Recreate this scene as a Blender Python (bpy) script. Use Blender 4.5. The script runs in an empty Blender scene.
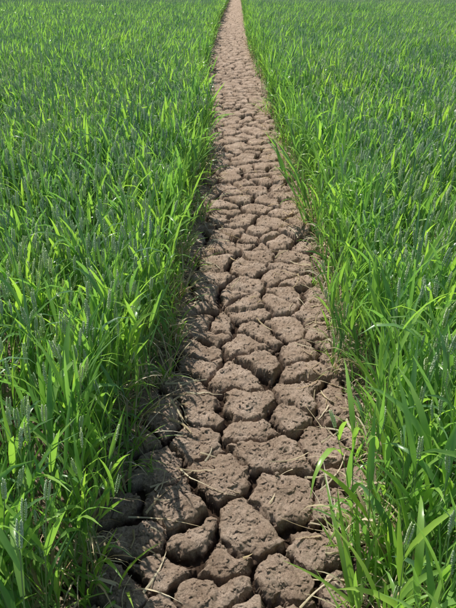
import bpy, math, random
import numpy as np
from mathutils import Vector, Quaternion
random.seed(7); rng=np.random.default_rng(11)
scene=bpy.context.scene
# ---------------- camera ----------------
CH=1.6; PITCH=math.radians(29.0); F=597.0
cam=bpy.data.cameras.new("camera"); camo=bpy.data.objects.new("camera",cam); scene.collection.objects.link(camo)
cam.sensor_fit='VERTICAL'; cam.sensor_height=24; cam.lens=24*F/608.0; cam.clip_end=2000; cam.clip_start=0.02
camo.location=(0,0,CH); camo.rotation_euler=(math.pi/2-PITCH,0,0)
scene.camera=camo
def unproj(px,py):
    u=(px-228)/F; v=-(py-304)/F
    dy=math.cos(PITCH)+v*math.sin(PITCH); dz=-math.sin(PITCH)+v*math.cos(PITCH)
    t=-CH/dz
    return u*t, dy*t
# ---------------- noise ----------------
def _h(ix,iy,s):
    n=(ix.astype(np.int64)*374761393+iy.astype(np.int64)*668265263+s*974711)&0xFFFFFFFF
    n=((n^(n>>13))*1274126177)&0xFFFFFFFF
    n=((n^(n>>16))*2246822519)&0xFFFFFFFF
    n=n^(n>>15)
    return (n&0xFFFFFF)/float(0xFFFFFF)*2-1
def vn(x,y,s):
    ix=np.floor(x);iy=np.floor(y);fx=x-ix;fy=y-iy
    fx=fx*fx*fx*(fx*(fx*6-15)+10);fy=fy*fy*fy*(fy*(fy*6-15)+10)
    a=_h(ix,iy,s);b=_h(ix+1,iy,s);c=_h(ix,iy+1,s);d=_h(ix+1,iy+1,s)
    return (a*(1-fx)+b*fx)*(1-fy)+(c*(1-fx)+d*fx)*fy
def fbm(x,y,sc,s,o=3,g=0.5):
    r=0;a=1;t=0
    for k in range(o):
        ca,sa=math.cos(k*1.3+.4),math.sin(k*1.3+.4)
        r=r+a*vn((x*ca-y*sa)*sc,(x*sa+y*ca)*sc,s+k*17);t+=a;a*=g;sc*=2.03
    return r/t
CY=np.array([-3,0,1.1,2.0,3.2,4.6,9,15,25,46,90.]);CX=np.array([0.0,0,0.0,0.10,0.15,0.18,0.09,0.03,0.16,0.5,1.2])
def cen(y): 
    y=np.asarray(y,dtype=float); 
    return (np.interp(y-0.3,CY,CX)+np.interp(y,CY,CX)+np.interp(y+0.3,CY,CX))/3
# ---------------- node helpers ----------------
def newmat(name):
    m=bpy.data.materials.new(name);m.use_nodes=True;nt=m.node_tree;nt.nodes.clear()
    out=nt.nodes.new('ShaderNodeOutputMaterial');return m,nt,out
def noise(nt,vec,scale,detail=4,rough=0.55):
    n=nt.nodes.new('ShaderNodeTexNoise');n.inputs['Scale'].default_value=scale;n.inputs['Detail'].default_value=detail;n.inputs['Roughness'].default_value=rough
    nt.links.new(vec,n.inputs['Vector']);return n.outputs['Fac']
def ramp(nt,fac,stops):
    r=nt.nodes.new('ShaderNodeValToRGB');e=r.color_ramp.elements
    while len(e)<len(stops): e.new(0.5)
    for i,(p,c) in enumerate(stops): e[i].position=p;e[i].color=(*c,1)
    nt.links.new(fac,r.inputs['Fac']);return r.outputs['Color']
def mixc(nt,fac,a,b,mode='MIX'):
    m=nt.nodes.new('ShaderNodeMix');m.data_type='RGBA';m.blend_type=mode
    for s,v in ((m.inputs[0],fac),(m.inputs[6],a),(m.inputs[7],b)):
        if isinstance(v,(int,float)): s.default_value=v
        elif isinstance(v,tuple): s.default_value=(*v,1)
        else: nt.links.new(v,s)
    return m.outputs[2]
# soil
def soil_mat(name,far=False):
    m,nt,out=newmat(name)
    g=nt.nodes.new('ShaderNodeNewGeometry');P=g.outputs['Position']
    c=ramp(nt,noise(nt,P,7,6,.65),[(0.3,(0.36,0.26,0.188)),(0.5,(0.475,0.357,0.270)),(0.68,(0.62,0.485,0.385))])
    c2=ramp(nt,noise(nt,P,170,4,.7),[(0.32,(0.45,0.43,0.41)),(0.5,(0.97,0.97,0.97)),(0.7,(1.25,1.25,1.25))])
    c=mixc(nt,0.8,c,c2,'MULTIPLY')
    c3=ramp(nt,noise(nt,P,600,2,.6),[(0.35,(0.6,0.58,0.56)),(0.65,(1.2,1.2,1.2))])
    c=mixc(nt,0.6,c,c3,'MULTIPLY')
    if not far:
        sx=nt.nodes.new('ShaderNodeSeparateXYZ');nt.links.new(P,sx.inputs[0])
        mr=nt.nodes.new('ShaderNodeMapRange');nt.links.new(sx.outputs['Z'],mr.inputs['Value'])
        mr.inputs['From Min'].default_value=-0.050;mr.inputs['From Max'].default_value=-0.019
        c=mixc(nt,mr.outputs[0],(0.075,0.048,0.032),c)  # crack shade painted into the soil colour, darker with depth
    else:
        vm=nt.nodes.new('ShaderNodeVectorMath');vm.operation='LENGTH';nt.links.new(P,vm.inputs[0])
        mr=nt.nodes.new('ShaderNodeMapRange');nt.links.new(vm.outputs['Value'],mr.inputs['Value'])
        mr.inputs['From Min'].default_value=62;mr.inputs['From Max'].default_value=72
        gr=ramp(nt,noise(nt,P,1.5,6,.7),[(0.3,(0.10,0.17,0.06)),(0.7,(0.17,0.25,0.12))])
        c=mixc(nt,mr.outputs[0],c,gr)
    b=nt.nodes.new('ShaderNodeBsdfPrincipled');b.inputs['Roughness'].default_value=0.95
    b.inputs['Specular IOR Level'].default_value=0.15
    nt.links.new(c,b.inputs['Base Color'])
    bp=nt.nodes.new('ShaderNodeBump');bp.inputs['Strength'].default_value=1.0;bp.inputs['Distance'].default_value=0.010
    nt.links.new(noise(nt,P,120,7,.78),bp.inputs['Height']);nt.links.new(bp.outputs[0],b.inputs['Normal'])
    nt.links.new(b.outputs[0],out.inputs[0]);return m
M_soil=soil_mat("dry_soil");M_ground=soil_mat("field_ground",True)
def plant_mat(name,c0,c1,c2,trans,rough,tc):
    m,nt,out=newmat(name)
    at=nt.nodes.new('ShaderNodeAttribute');at.attribute_name='tint'
    oi=nt.nodes.new('ShaderNodeObjectInfo')
    ma=nt.nodes.new('ShaderNodeMath');ma.operation='MULTIPLY_ADD';nt.links.new(oi.outputs['Random'],ma.inputs[0]);ma.inputs[1].default_value=0.22
    mb=nt.nodes.new('ShaderNodeMath');mb.operation='MULTIPLY';nt.links.new(at.outputs['Fac'],mb.inputs[0]);mb.inputs[1].default_value=0.78
    nt.links.new(mb.outputs[0],ma.inputs[2])
    c=ramp(nt,ma.outputs[0],[(0.08,c0),(0.5,c1),(0.95,c2)])
    g=nt.nodes.new('ShaderNodeNewGeometry')
    nz=ramp(nt,noise(nt,g.outputs['Position'],1.3,3,.6),[(0.3,(0.76,0.83,0.98)),(0.7,(1.2,1.12,1.0))])
    c=mixc(nt,1.0,c,nz,'MULTIPLY')
    b=nt.nodes.new('ShaderNodeBsdfPrincipled');b.inputs['Roughness'].default_value=rough
    nt.links.new(c,b.inputs['Base Color']);b.inputs['Specular IOR Level'].default_value=0.6
    if trans>0:
        t=nt.nodes.new('ShaderNodeBsdfTranslucent');nt.links.new(mixc(nt,1.0,c,tc,'MULTIPLY'),t.inputs[0])
        mx=nt.nodes.new('ShaderNodeMixShader');mx.inputs[0].default_value=trans
        nt.links.new(b.outputs[0],mx.inputs[1]);nt.links.new(t.outputs[0],mx.inputs[2]);nt.links.new(mx.outputs[0],out.inputs[0])
    else: nt.links.new(b.outputs[0],out.inputs[0])
    return m
M_leaf=plant_mat("wheat_leaf",(0.11,0.23,0.115),(0.20,0.40,0.11),(0.38,0.60,0.11),0.48,0.30,(1.4,1.5,0.75))
M_ear=plant_mat("wheat_ear",(0.40,0.53,0.35),(0.52,0.64,0.42),(0.64,0.73,0.48),0.35,0.5,(1.15,1.2,0.9))
M_stem=plant_mat("wheat_stem",(0.16,0.28,0.12),(0.22,0.35,0.14),(0.30,0.41,0.15),0.0,0.5,(1,1,1))
M_dry=plant_mat("dry_leaf",(0.38,0.28,0.14),(0.57,0.47,0.28),(0.72,0.64,0.44),0.25,0.7,(1.2,1.1,0.9))
MATS=[M_leaf,M_ear,M_stem,M_dry]
# ---------------- mesh accumulator ----------------
class Acc:
    def __init__(s): s.v=[];s.f=[];s.m=[];s.t=[]
    def add(s,vs,fs,mat,t):
        o=len(s.v);s.v+=vs;s.t+=[t]*len(vs)
        s.f+=[tuple(i+o for i in f) for f in fs];s.m+=[mat]*len(fs)
    def mesh(s,name,mats,smooth=True):
        me=bpy.data.meshes.new(name);me.from_pydata([tuple(v) for v in s.v],[],s.f)
        for m in mats: me.materials.append(m)
        me.polygons.foreach_set('material_index',s.m)
        me.polygons.foreach_set('use_smooth',[smooth]*len(s.f))
        a=me.attributes.new('tint','FLOAT','POINT');a.data.foreach_set('value',s.t);me.update();return me
U=random.uniform
def leaf(A,p,az,el,L,w,bend,seg=6,mat=0,t=None,fold=0.3,twist=0.0):
    p=Vector(p);vs=[];fs=[];tw=U(-.3,.3)
    for i in range(seg+1):
        s=i/seg
        e=el-bend*s**1.6
        d=Vector((math.cos(az)*math.cos(e),math.sin(az)*math.cos(e),math.sin(e)))
        if i: p=p+d*(L/seg)
        side=Vector((-math.sin(az),math.cos(az),0))
        n=d.cross(side)
        a=tw+twist*s
        sd=side*math.cos(a)+n*math.sin(a);nn=n*math.cos(a)-side*math.sin(a)
        ww=w*0.5*min(1.0,0.45+s*2.2)*max(0.03,(1-s**2.3))**0.95
        vs+=[p-sd*ww+nn*ww*fold,p.copy(),p+sd*ww+nn*ww*fold]
        if i:
            o=i*3;fs+=[(o-3,o-2,o+1,o),(o-2,o-1,o+2,o+1)]
        az+=U(-.04,.04)
    A.add(vs,fs,mat,U(0,1) if t is None else t)
def leaf2(A,p,az,el,L,w,bend,seg=3,mat=0,t=None):
    p=Vector(p);vs=[];fs=[]
    a=U(-.6,.6)
    for i in range(seg+1):
        s=i/seg;e=el-bend*s**1.5
        d=Vector((math.cos(az)*math.cos(e),math.sin(az)*math.cos(e),math.sin(e)))
        if i:p=p+d*(L/seg)
        side=Vector((-math.sin(az),math.cos(az),0));n=d.cross(side);sd=side*math.cos(a)+n*math.sin(a)
        ww=w*.5*min(1,.5+s*2)*max(.04,1-s**2.2)
        vs+=[p-sd*ww,p+sd*ww]
        if i:o=i*2;fs.append((o-2,o-1,o+1,o))
    A.add(vs,fs,mat,U(0,1) if t is None else t)
def tube(A,pts,r,n=4,mat=2,t=0.5):
    vs=[];fs=[]
    for k,(p,rr) in enumerate(zip(pts,r)):
        for j in range(n):
            a=j*2*math.pi/n;vs.append(Vector(p)+Vector((math.cos(a)*rr,math.sin(a)*rr,0)))
        if k:
            o=k*n
            for j in range(n): fs.append((o-n+j,o-n+(j+1)%n,o+(j+1)%n,o+j))
    A.add(vs,fs,mat,t)
def ear(A,p,d,L,det):
    d=d.normalized();x=d.orthogonal().normalized();x.rotate(Quaternion(d,U(0,6.28)));y=d.cross(x)
    t=U(0,1)
    if det:
        n=9
        for i in range(n*2):
            s=i/(n*2-1);c=p+d*(L*s*0.88)
            sg=1 if i%2 else -1
            sc=0.62+0.5*math.sin(math.pi*min(1,s*0.85+0.12))
            ax=(d+x*sg*0.33+y*U(-.15,.15)).normalized();l=0.0135*sc;w=0.0032*sc;w2=0.0042*sc
            sx=ax.cross(y).normalized();c=c+x*sg*0.0018
            b=c;m=c+ax*l*.45;tp=c+ax*l*(1.12)
            vs=[b,m+sx*w,m+y*w2,m-sx*w,m-y*w2,tp]
            A.add(vs,[(0,2,1),(0,3,2),(0,4,3),(0,1,4),(5,1,2),(5,2,3),(5,3,4),(5,4,1)],1,min(1,max(0,t+U(-.2,.2))))
    else:
        vs=[];fs=[];R=[.002,.0065,.007,.0055,.001]
        for k,rr in enumerate(R):
            c=p+d*(L*k/4)
            for j in range(4):
                a=j*math.pi/2+(k%2)*.4;q=rr*U(.75,1.25);vs.append(c+x*math.cos(a)*q+y*math.sin(a)*q)
            if k:
                o=k*4
                for j in range(4): fs.append((o-4+j,o-4+(j+1)%4,o+(j+1)%4,o+j))
        A.add(vs,fs,1,t)
def az_():
    return random.gauss(.2,1.0) if random.random()<0.35 else U(-math.pi,math.pi)
def plant(A,x,y,det,edge,z0=-0.08):
    H=U(.49,.63) if not edge else U(.38,.59)
    lean=Vector((random.gauss(.02,.035),random.gauss(0,.035),0))
    f=lambda s:Vector((x,y,z0))+lean*s*s+Vector((0,0,(H-z0)*s))
    hasear=random.random()<(.78 if not edge else .3)
    tube(A,[f(0),f(.35),f(.7),f(1)],[.0022,.0021,.0018,.0012],4 if det else 3,2,U(0,1))
    if hasear: ear(A,f(1),lean*.8+Vector((U(-.15,.2),U(-.15,.15),1)),U(.06,.085),det)
    hs=[.38,.60,.76,.88] if not edge else [.1,.2,.32,.46,.64,.8,.93]
    for s in hs:
        s+=U(-.06,.06);top=s>.55
        if random.random()<.1: continue
        az=az_();el=U(1.12,1.52);L=U(.15,.25)*(1.16 if edge else 1);w=U(.0125,.020)*(1.1 if edge else 1)
        b=U(.05,.65) if random.random()<.75 else U(.9,2.2)
        t=(U(.35,1) if edge else U(0,1)**1.1)
        if not top: t*=.6
        mat=0
        if s<.42 and edge and random.random()<.72: mat=3;b=U(1.3,2.8);w*=.5;t=U(0,1);L*=.85
        if det: leaf(A,f(min(s,1)),az,el,L,w,b,5,mat,t,twist=U(-1.2,1.2))
        else: leaf2(A,f(min(s,1)),az,el,L,w,b,3,mat,t)
def mkcol(name,n,fn):
    c=bpy.data.collections.new(name)
    for i in range(n):
        A=Acc();fn(A);me=A.mesh(name+"_mesh",MATS);o=bpy.data.objects.new("%s_%02d"%(name,i),me);c.objects.link(o)
    return c
def clump(ns,R,det,edge):
    def fn(A):
        for _ in range(ns):
            a=U(0,6.283);r=R*math.sqrt(U(0,1));plant(A,r*math.cos(a),r*math.sin(a),det,edge)
    return fn
c_near=mkcol("wheat_clump",9,clump(7,.09,True,False))
c_edge=mkcol("edge_wheat_clump",9,clump(5,.06,True,True))
c_mid=mkcol("mid_wheat_clump",8,clump(9,.12,False,False))
c_medge=mkcol("mid_edge_wheat_clump",6,clump(6,.08,False,True))
def tuft(A):
    for _ in range(9):
        leaf(A,(U(-.02,.02),U(-.02,.02),-.02),U(-3.14,3.14),U(.8,1.45),U(.09,.26),U(.005,.011),U(.1,1.3),6,0 if random.random()<.75 else 3,U(.5,1),twist=U(-1,1))
c_tuft=mkcol("grass_tuft",6,tuft)
def btuft(A):
    for _ in range(8):
        leaf(A,(U(-.02,.02),U(-.02,.02),-.02),U(-3.14,3.14),U(1.05,1.5),U(.22,.40),U(.012,.019),U(.1,1.1),7,0,U(.45,1),twist=U(-1,1))
c_btuft=mkcol("broad_grass_tuft",6,btuft)
def farpatch(A):
    for _ in range(130):
        x=U(-.3,.3);y=U(-.3,.3);H=U(.46,.62)
        p=Vector((x,y,H))
        if random.random()<.8: ear(A,p,Vector((U(-.1,.3),U(-.2,.2),1)),U(.07,.09),False)
        for k in range(2):
            leaf2(A,(x+U(-.03,.03),y+U(-.03,.03),H*U(.55,.9)),az_(),U(1,1.5),U(.13,.2),.015,U(.1,1.2),2,0,U(0,1))
    for _ in range(50):
        x=U(-.3,.3);y=U(-.3,.3);leaf2(A,(x,y,0.05),U(-3,3),1.5,.42,.014,.2,2,0,U(0,.5))
c_far=mkcol("far_wheat_patch",5,farpatch)
# ---------------- instancing ----------------
def inst(name,pts,rots,scl,idx,col,parent):
    me=bpy.data.meshes.new(name);n=len(pts);me.vertices.add(n);me.vertices.foreach_set('co',np.asarray(pts,dtype=np.float32).ravel())
    a=me.attributes.new('rot','FLOAT_VECTOR','POINT');a.data.foreach_set('vector',np.asarray(rots,dtype=np.float32).ravel())
    a=me.attributes.new('scl','FLOAT','POINT');a.data.foreach_set('value',np.asarray(scl,dtype=np.float32))
    a=me.attributes.new('pick','INT','POINT');a.data.foreach_set('value',np.asarray(idx,dtype=np.int32));me.update()
    o=bpy.data.objects.new(name,me);scene.collection.objects.link(o);o.parent=parent
    ng=bpy.data.node_groups.new(name+"_nodes",'GeometryNodeTree')
    ng.interface.new_socket('Geometry',in_out='INPUT',socket_type='NodeSocketGeometry');ng.interface.new_socket('Geometry',in_out='OUTPUT',socket_type='NodeSocketGeometry')
    N=ng.nodes;L=ng.links;gi=N.new('NodeGroupInput');go=N.new('NodeGroupOutput')
    ip=N.new('GeometryNodeInstanceOnPoints');ci=N.new('GeometryNodeCollectionInfo');ci.inputs['Collection'].default_value=col
    ci.inputs['Separate Children'].default_value=True;ci.inputs['Reset Children'].default_value=True
    def na(t,nm):
        k=N.new('GeometryNodeInputNamedAttribute');k.data_type=t;k.inputs['Name'].default_value=nm;return k.outputs[0]
    er=N.new('FunctionNodeEulerToRotation');L.new(na('FLOAT_VECTOR','rot'),er.inputs[0])
    L.new(gi.outputs[0],ip.inputs['Points']);L.new(ci.outputs[0],ip.inputs['Instance']);ip.inputs['Pick Instance'].default_value=True
    L.new(na('INT','pick'),ip.inputs['Instance Index']);L.new(er.outputs[0],ip.inputs['Rotation']);L.new(na('FLOAT','scl'),ip.inputs['Scale'])
    L.new(ip.outputs[0],go.inputs[0])
    md=o.modifiers.new('instances','NODES');md.node_group=ng;return o
wf=bpy.data.objects.new("wheat_field",None);scene.collection.objects.link(wf)
gt=bpy.data.objects.new("grass_tufts",None);scene.collection.objects.link(gt)
def edgeoff(y,side):
    y=np.asarray(y,dtype=float)
    return np.interp(y,[0,1.3,2.2,5,9,14],[.39,.40,.42,.44,.48,.49])+np.where(side>0,.03,.0)*np.interp(y,[2.5,4],[1,0])+np.where(side<0,.035,.0)*np.interp(y,[1.5,2.5],[1,0])+0.06*vn(y*1.7,y*0+side*7.3,5)+0.05*vn(y*6,y*0+side*3.1,9)
def jgrid(x0,x1,y0,y1,s):
    X,Y=np.meshgrid(np.arange(x0,x1,s),np.arange(y0,y1,s));X=X.ravel()+rng.uniform(-.5,.5,X.size)*s;Y=Y.ravel()+rng.uniform(-.5,.5,Y.size)*s
    return X,Y
def place(name,X,Y,col,n,zr=.6,s0=.88,s1=1.1,tilt=0.05,parent=wf):
    k=len(X);hs=1+0.10*fbm(X,Y,.7,77,2)
    pts=np.stack([X,Y,np.zeros(k)],1);rots=np.stack([rng.normal(0,tilt,k),rng.normal(0.02,tilt,k),rng.uniform(-zr,zr,k)],1)
    return inst(name,pts,rots,rng.uniform(s0,s1,k)*hs,rng.integers(0,n,k),col,parent)
def hw(Y): return 2.4+.45*np.maximum(Y,0)
X,Y=jgrid(-7,7,-1.2,8,.128);D=np.abs(X-cen(Y));m=(D>edgeoff(Y,np.sign(X-cen(Y)))+.10)&(np.abs(X)<hw(Y))
place("near_plants",X[m],Y[m],c_near,9)
X,Y=jgrid(-1.3,1.5,-1.2,8,.09);D=np.abs(X-cen(Y));e=edgeoff(Y,np.sign(X-cen(Y)));m=(D>e)&(D<e+.2)
place("edge_plants",X[m],Y[m],c_edge,9,s0=.62,s1=1.14,tilt=.11,zr=3.1)
X,Y=jgrid(-15,15,8,24,.17);D=np.abs(X-cen(Y));m=(D>edgeoff(Y,np.sign(X-cen(Y)))+.10)&(np.abs(X)<hw(Y))
place("mid_plants",X[m],Y[m],c_mid,8)
X,Y=jgrid(-1.5,2.4,8,66,.12);D=np.abs(X-cen(Y));e=edgeoff(Y,np.sign(X-cen(Y)));m=(D>e)&(D<e+.2)
place("mid_edge_plants",X[m],Y[m],c_medge,6,s0=.65,s1=1.08,tilt=.12)
X,Y=jgrid(-2,3,24,66,.17);D=np.abs(X-cen(Y));m=(D>.52)&(D<.95)
place("far_edge_plants",X[m],Y[m],c_mid,8)
X,Y=jgrid(-34,34,24,68,.5);D=np.abs(X-cen(Y));m=(D>.8)&(np.abs(X)<hw(Y))
place("far_plants",X[m],Y[m],c_far,5,zr=.5,s0=.93,s1=1.07,tilt=.02)
# tufts sprouting at the margins
X=[];Y=[]
for _ in range(130):
    y=.9+8*random.random()**1.2;sd=random.choice((-1,1));X.append(float(cen(y))+sd*(float(edgeoff(y,sd))-U(-.03,.06)));Y.append(y)
for p in [(352,590),(345,550),(352,520),(368,520),(355,610),(340,545),(120,590),(150,470),(360,430),(362,400)]:
    a=unproj(*p);X.append(a[0]);Y.append(a[1])
place("margin_tufts",np.array(X),np.array(Y),c_tuft,6,zr=3.1,s0=.6,s1=1.25,tilt=.1,parent=gt)
X=[];Y=[]
for p in [(376,600),(370,575),(380,560),(380,540),(388,520),(384,500),(390,480),(386,455),(390,590),(360,612),(384,430),(380,400),(85,600),(366,345),(400,545),(400,500),(395,575)]:
    a=unproj(*p);X.append(a[0]);Y.append(a[1])
place("broad_tufts",np.array(X),np.array(Y),c_btuft,6,zr=3.1,s0=.75,s1=1.1,tilt=.1,parent=gt)
# ---------------- cracked soil path ----------------
px=[(215,588),(292,585),(165,560),(247,530),(325,545),(172,500),(216,476),(284,492),(196,440),(270,446),(330,442),(248,402),(203,408),(304,394),(290,417),(234,376),(296,354),(241,345),(200,350),(222,326),(284,322),(290,291),(252,310),(246,266),(290,265),(303,247),(258,230),(262,246),(228,210),(285,212),(252,188),(283,187),(225,186),(215,235),(205,292),(212,262),(330,500),(345,480),(355,590),(150,465),(120,590),(335,400),(330,330),(175,380),(165,420),(345,360),(318,290),(222,620),(300,625),(160,630)]
S=[np.array(unproj(*p)) for p in px]
def tryadd(x,y,dm):
    a=np.array(S[-400:]) if len(S)>400 else np.array(S)
    d=np.hypot(a[:,0]-x,(a[:,1]-y)*1.15)
    if d.min()>dm: S.append(np.array([x,y]))
yb=-1.0
while yb<72:
    st=1.0
    for _ in range(200):
        y=yb+U(0,st);x=float(cen(y))+U(-1.15,1.15);tryadd(x,y,.21 if random.random()<.8 else .11)
    yb+=st*.5
S=np.array(S)
o=np.argsort(S[:,1]);S=S[o];SW=rng.uniform(0,1,len(S));ST=rng.normal(0,1,(len(S),3))
xs=np.concatenate([np.linspace(-1.1,-.54,46,endpoint=False),np.linspace(-.54,.54,390,endpoint=False),np.linspace(.54,1.1,47)])
ys=[-1.0]
while ys[-1]<0.75: ys.append(ys[-1]+.02)
while ys[-1]<70: ys.append(ys[-1]+.0026*max(1,ys[-1])**0.93)
ys=np.array(ys);nx,ny=len(xs),len(ys)
print("grid",nx,ny)
GX=np.tile(xs,(ny,1))+cen(ys)[:,None];GY=np.repeat(ys[:,None],nx,1)
H=np.zeros((ny,nx));OX=np.zeros((ny,nx));OY=np.zeros((ny,nx))
step=8
for r in range(0,ny,step):
    x=GX[r:r+step].ravel();y=GY[r:r+step].ravel()
    wx=x+.045*fbm(x,y,6,1,2)+.021*fbm(x,y,17,2,3,.55)
    wy=y+.045*fbm(x,y,6,31,2)+.021*fbm(x,y,17,41,3,.55)
    lo=np.searchsorted(S[:,1],y.min()-.6);hi=np.searchsorted(S[:,1],y.max()+.6)
    s=S[lo:hi];d2=(wx[:,None]-s[None,:,0])**2+(wy[:,None]-s[None,:,1])**2
    i1=np.argmin(d2,1);d1=d2[np.arange(len(x)),i1]
    sep=np.hypot(s[:,0][:,None]-s[None,:,0],s[:,1][:,None]-s[None,:,1])+1e-6
    a=SW[lo:hi];wid=np.mod((a[:,None]+a[None,:])*7.31,1.0)   # symmetric per-edge hash
    wid=-.004+.020*wid**0.9+.005*np.clip((y.mean()-3)/5,0,1)
    ed=(d2-d1[:,None])/(2*sep[i1])-wid[i1]
    ed[np.arange(len(x)),i1]=9
    ed[d2>.6]=9
    kk=190.0;e=-np.log(np.exp(-kk*np.clip(ed,-.1,.3)).sum(1))/kk
    e=e+.004*fbm(x,y,32,51,2)
    t=np.clip((e+.010)/.024,0,1);wall=t*t*(3-2*t)
    t2=np.clip(e/.050,0,1);dome=1-(1-t2)**2
    st=ST[lo:hi][i1];sc=s[i1]
    top=.005*st[:,0]+.035*(st[:,1]*(wx-sc[:,0])+st[:,2]*(wy-sc[:,1]))
    h=-.062+wall*(.049)+dome*.013+top*wall
    rough=.012*fbm(x,y,20,61,3)+.008*fbm(x,y,70,71,3,.65)+.003*np.abs(vn(x*190,y*190,81))
    h=h+rough*(.35+.65*dome)+(1-wall)*.012*fbm(x,y,40,91,2)
    q=np.abs(fbm(x,y,8,101,3));hc=np.clip(1-q/.018,0,1)*np.clip(fbm(x,y,4,111,2)*8,0,1)
    h=h-hc*.011*wall
    h=h+.010*fbm(x,y,1.6,121,2)
    H[r:r+step]=h.reshape(-1,nx)
    OX[r:r+step]=(.006*vn(x*45+h*60,y*45+h*95,131)+.002*vn(x*110-h*120,y*110+h*150,132)).reshape(-1,nx)
    OY[r:r+step]=(.006*vn(x*45-h*80,y*45+h*90,141)+.002*vn(x*110+h*130,y*110+h*140,142)).reshape(-1,nx)
dx=np.abs(xs)[None,:]
f=np.clip((dx-.85)/.25,0,1);H=H*(1-f)+(-.112)*f
damp=np.clip(1.2-ys/9,0,1)[:,None]*(dx<.6)
co=np.stack([GX+OX*damp,GY+OY*damp,H],2).reshape(-1,3).astype(np.float32)
idx=np.arange(nx*ny).reshape(ny,nx)
q=np.stack([idx[:-1,:-1],idx[:-1,1:],idx[1:,1:],idx[1:,:-1]],2).reshape(-1,4)
me=bpy.data.meshes.new("cracked_soil_path");me.vertices.add(len(co));me.vertices.foreach_set('co',co.ravel())
me.loops.add(q.size);me.loops.foreach_set('vertex_index',q.ravel().astype(np.int32));me.polygons.add(len(q))
me.polygons.foreach_set('loop_start',np.arange(0,q.size,4,dtype=np.int32));me.polygons.foreach_set('loop_total',np.full(len(q),4,dtype=np.int32))
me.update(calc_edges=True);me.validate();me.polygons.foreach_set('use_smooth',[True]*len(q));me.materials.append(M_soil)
po=bpy.data.objects.new("cracked_soil_path",me);scene.collection.objects.link(po)
def hat(x,y):
    r=int(np.clip(np.searchsorted(ys,y),1,ny-1));c=int(np.clip(np.searchsorted(xs,x-float(cen(y))),1,nx-1));return float(H[r,c])
# ground sheet
me=bpy.data.meshes.new("ground");me.from_pydata([(-900,-900,-.105),(900,-900,-.105),(900,900,-.105),(-900,900,-.105)],[],[(0,1,2,3)]);me.materials.append(M_ground)
scene.collection.objects.link(bpy.data.objects.new("ground",me))
# crumbs
A=Acc()
PH=(1+5**.5)/2
iv=[Vector(v).normalized() for v in [(-1,PH,0),(1,PH,0),(-1,-PH,0),(1,-PH,0),(0,-1,PH),(0,1,PH),(0,-1,-PH),(0,1,-PH),(PH,0,-1),(PH,0,1),(-PH,0,-1),(-PH,0,1)]]
iff=[(0,11,5),(0,5,1),(0,1,7),(0,7,10),(0,10,11),(1,5,9),(5,11,4),(11,10,2),(10,7,6),(7,1,8),(3,9,4),(3,4,2),(3,2,6),(3,6,8),(3,8,9),(4,9,5),(2,4,11),(6,2,10),(8,6,7),(9,8,1)]
for _ in range(14000):
    y=.7+4.8*random.random()**1.4;c=float(cen(y));x=c+U(-.5,.5)
    if random.random()<.35: x=c+random.choice((-1,1))*U(.22,.48)
    r=.0011+.0052*random.random()**3
    if random.random()<.035: r*=1.9
    z=hat(x,y)+r*.4;sx,sy,sz=U(.7,1.3),U(.7,1.3),U(.5,.9)
    A.add([Vector((x+v.x*r*sx*U(.8,1.2),y+v.y*r*sy*U(.8,1.2),z+v.z*r*sz)) for v in iv],iff,0,.5)
me=A.mesh("soil_crumbs",[M_soil],False);scene.collection.objects.link(bpy.data.objects.new("soil_crumbs",me))
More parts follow.
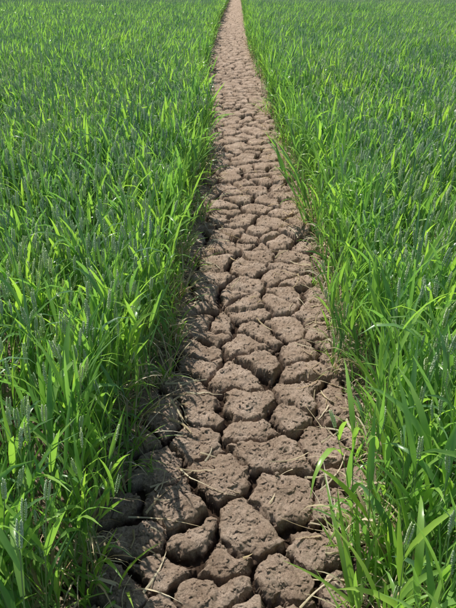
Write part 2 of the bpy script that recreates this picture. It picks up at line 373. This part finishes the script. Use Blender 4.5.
# dry straw lying on path
A=Acc()
def straw(x0,y0,x1,y1,w=.0035,t=None):
    n=8;vs=[];fs=[];d=Vector((x1-x0,y1-y0,0));L=d.length;d.normalize();s=Vector((-d.y,d.x,0));b=U(-.12,.12)*L;k=U(0,3)
    zz=[hat(x0+(x1-x0)*i/n,y0+(y1-y0)*i/n) for i in range(n+1)];zt=max(zz[:3]),max(zz[-3:])
    for i in range(n+1):
        u=i/n;p=Vector((x0,y0,0))+d*(L*u)+s*(b*math.sin(math.pi*u));z=max(zz[i]+.004,zt[0]*(1-u)+zt[1]*u+.006)
        p.z=z;ww=w*(1-.6*u)*.5;a=k+u*2
        vs+=[p-s*ww-Vector((0,0,ww*math.sin(a))),p+Vector((0,0,ww*.6)),p+s*ww+Vector((0,0,ww*math.sin(a)))]
        if i:o=i*3;fs+=[(o-3,o-2,o+1,o),(o-2,o-1,o+2,o+1)]
    A.add(vs,fs,0,U(0,1) if t is None else t)
for a,b in [((180,466),(236,496)),((128,516),(205,527)),((143,592),(166,550)),((150,486),(196,470)),((320,492),(345,455)),((300,606),(345,575)),((240,238),(205,232)),((165,385),(200,378)),((150,510),(165,470)),((310,268),(290,262)),((200,452),(216,456)),((205,460),(212,448)),((325,555),(352,548)),((170,400),(185,430)),((310,520),(335,530)),((305,470),(330,478)),((320,420),(345,432))]:
    straw(*unproj(*a),*unproj(*b),w=U(.005,.008),t=U(.6,1))
for _ in range(560):
    y=.85+7*random.random()**1.3;sd=random.choice((-1,1));x=float(cen(y))+sd*(U(.27,.47) if random.random()<.88 else U(0,.3));a=U(0,6.28);L=U(.03,.17)
    straw(x,y,x+math.cos(a)*L,y+math.sin(a)*L,U(.003,.009))
me=A.mesh("dry_straw",[M_dry]);scene.collection.objects.link(bpy.data.objects.new("dry_straw",me))
# ---------------- light ----------------
az=math.radians(-27);el=math.radians(58)
Sd=Vector((math.sin(az)*math.cos(el),math.cos(az)*math.cos(el),math.sin(el)))
sl=bpy.data.lights.new("sun","SUN");sl.energy=5.0;sl.angle=math.radians(.5);sl.color=(1,.95,.87)
so=bpy.data.objects.new("sun",sl);scene.collection.objects.link(so);so.rotation_euler=Sd.to_track_quat('Z','Y').to_euler()
w=bpy.data.worlds.new("World");scene.world=w;w.use_nodes=True;nt=w.node_tree
sk=nt.nodes.new('ShaderNodeTexSky');sk.sky_type='NISHITA';sk.sun_disc=False;sk.sun_elevation=el;sk.sun_rotation=az
bg=nt.nodes['Background'];bg.inputs[1].default_value=.13;nt.links.new(sk.outputs[0],bg.inputs[0])
scene.view_settings.view_transform='Standard';scene.view_settings.look='None';scene.view_settings.exposure=0
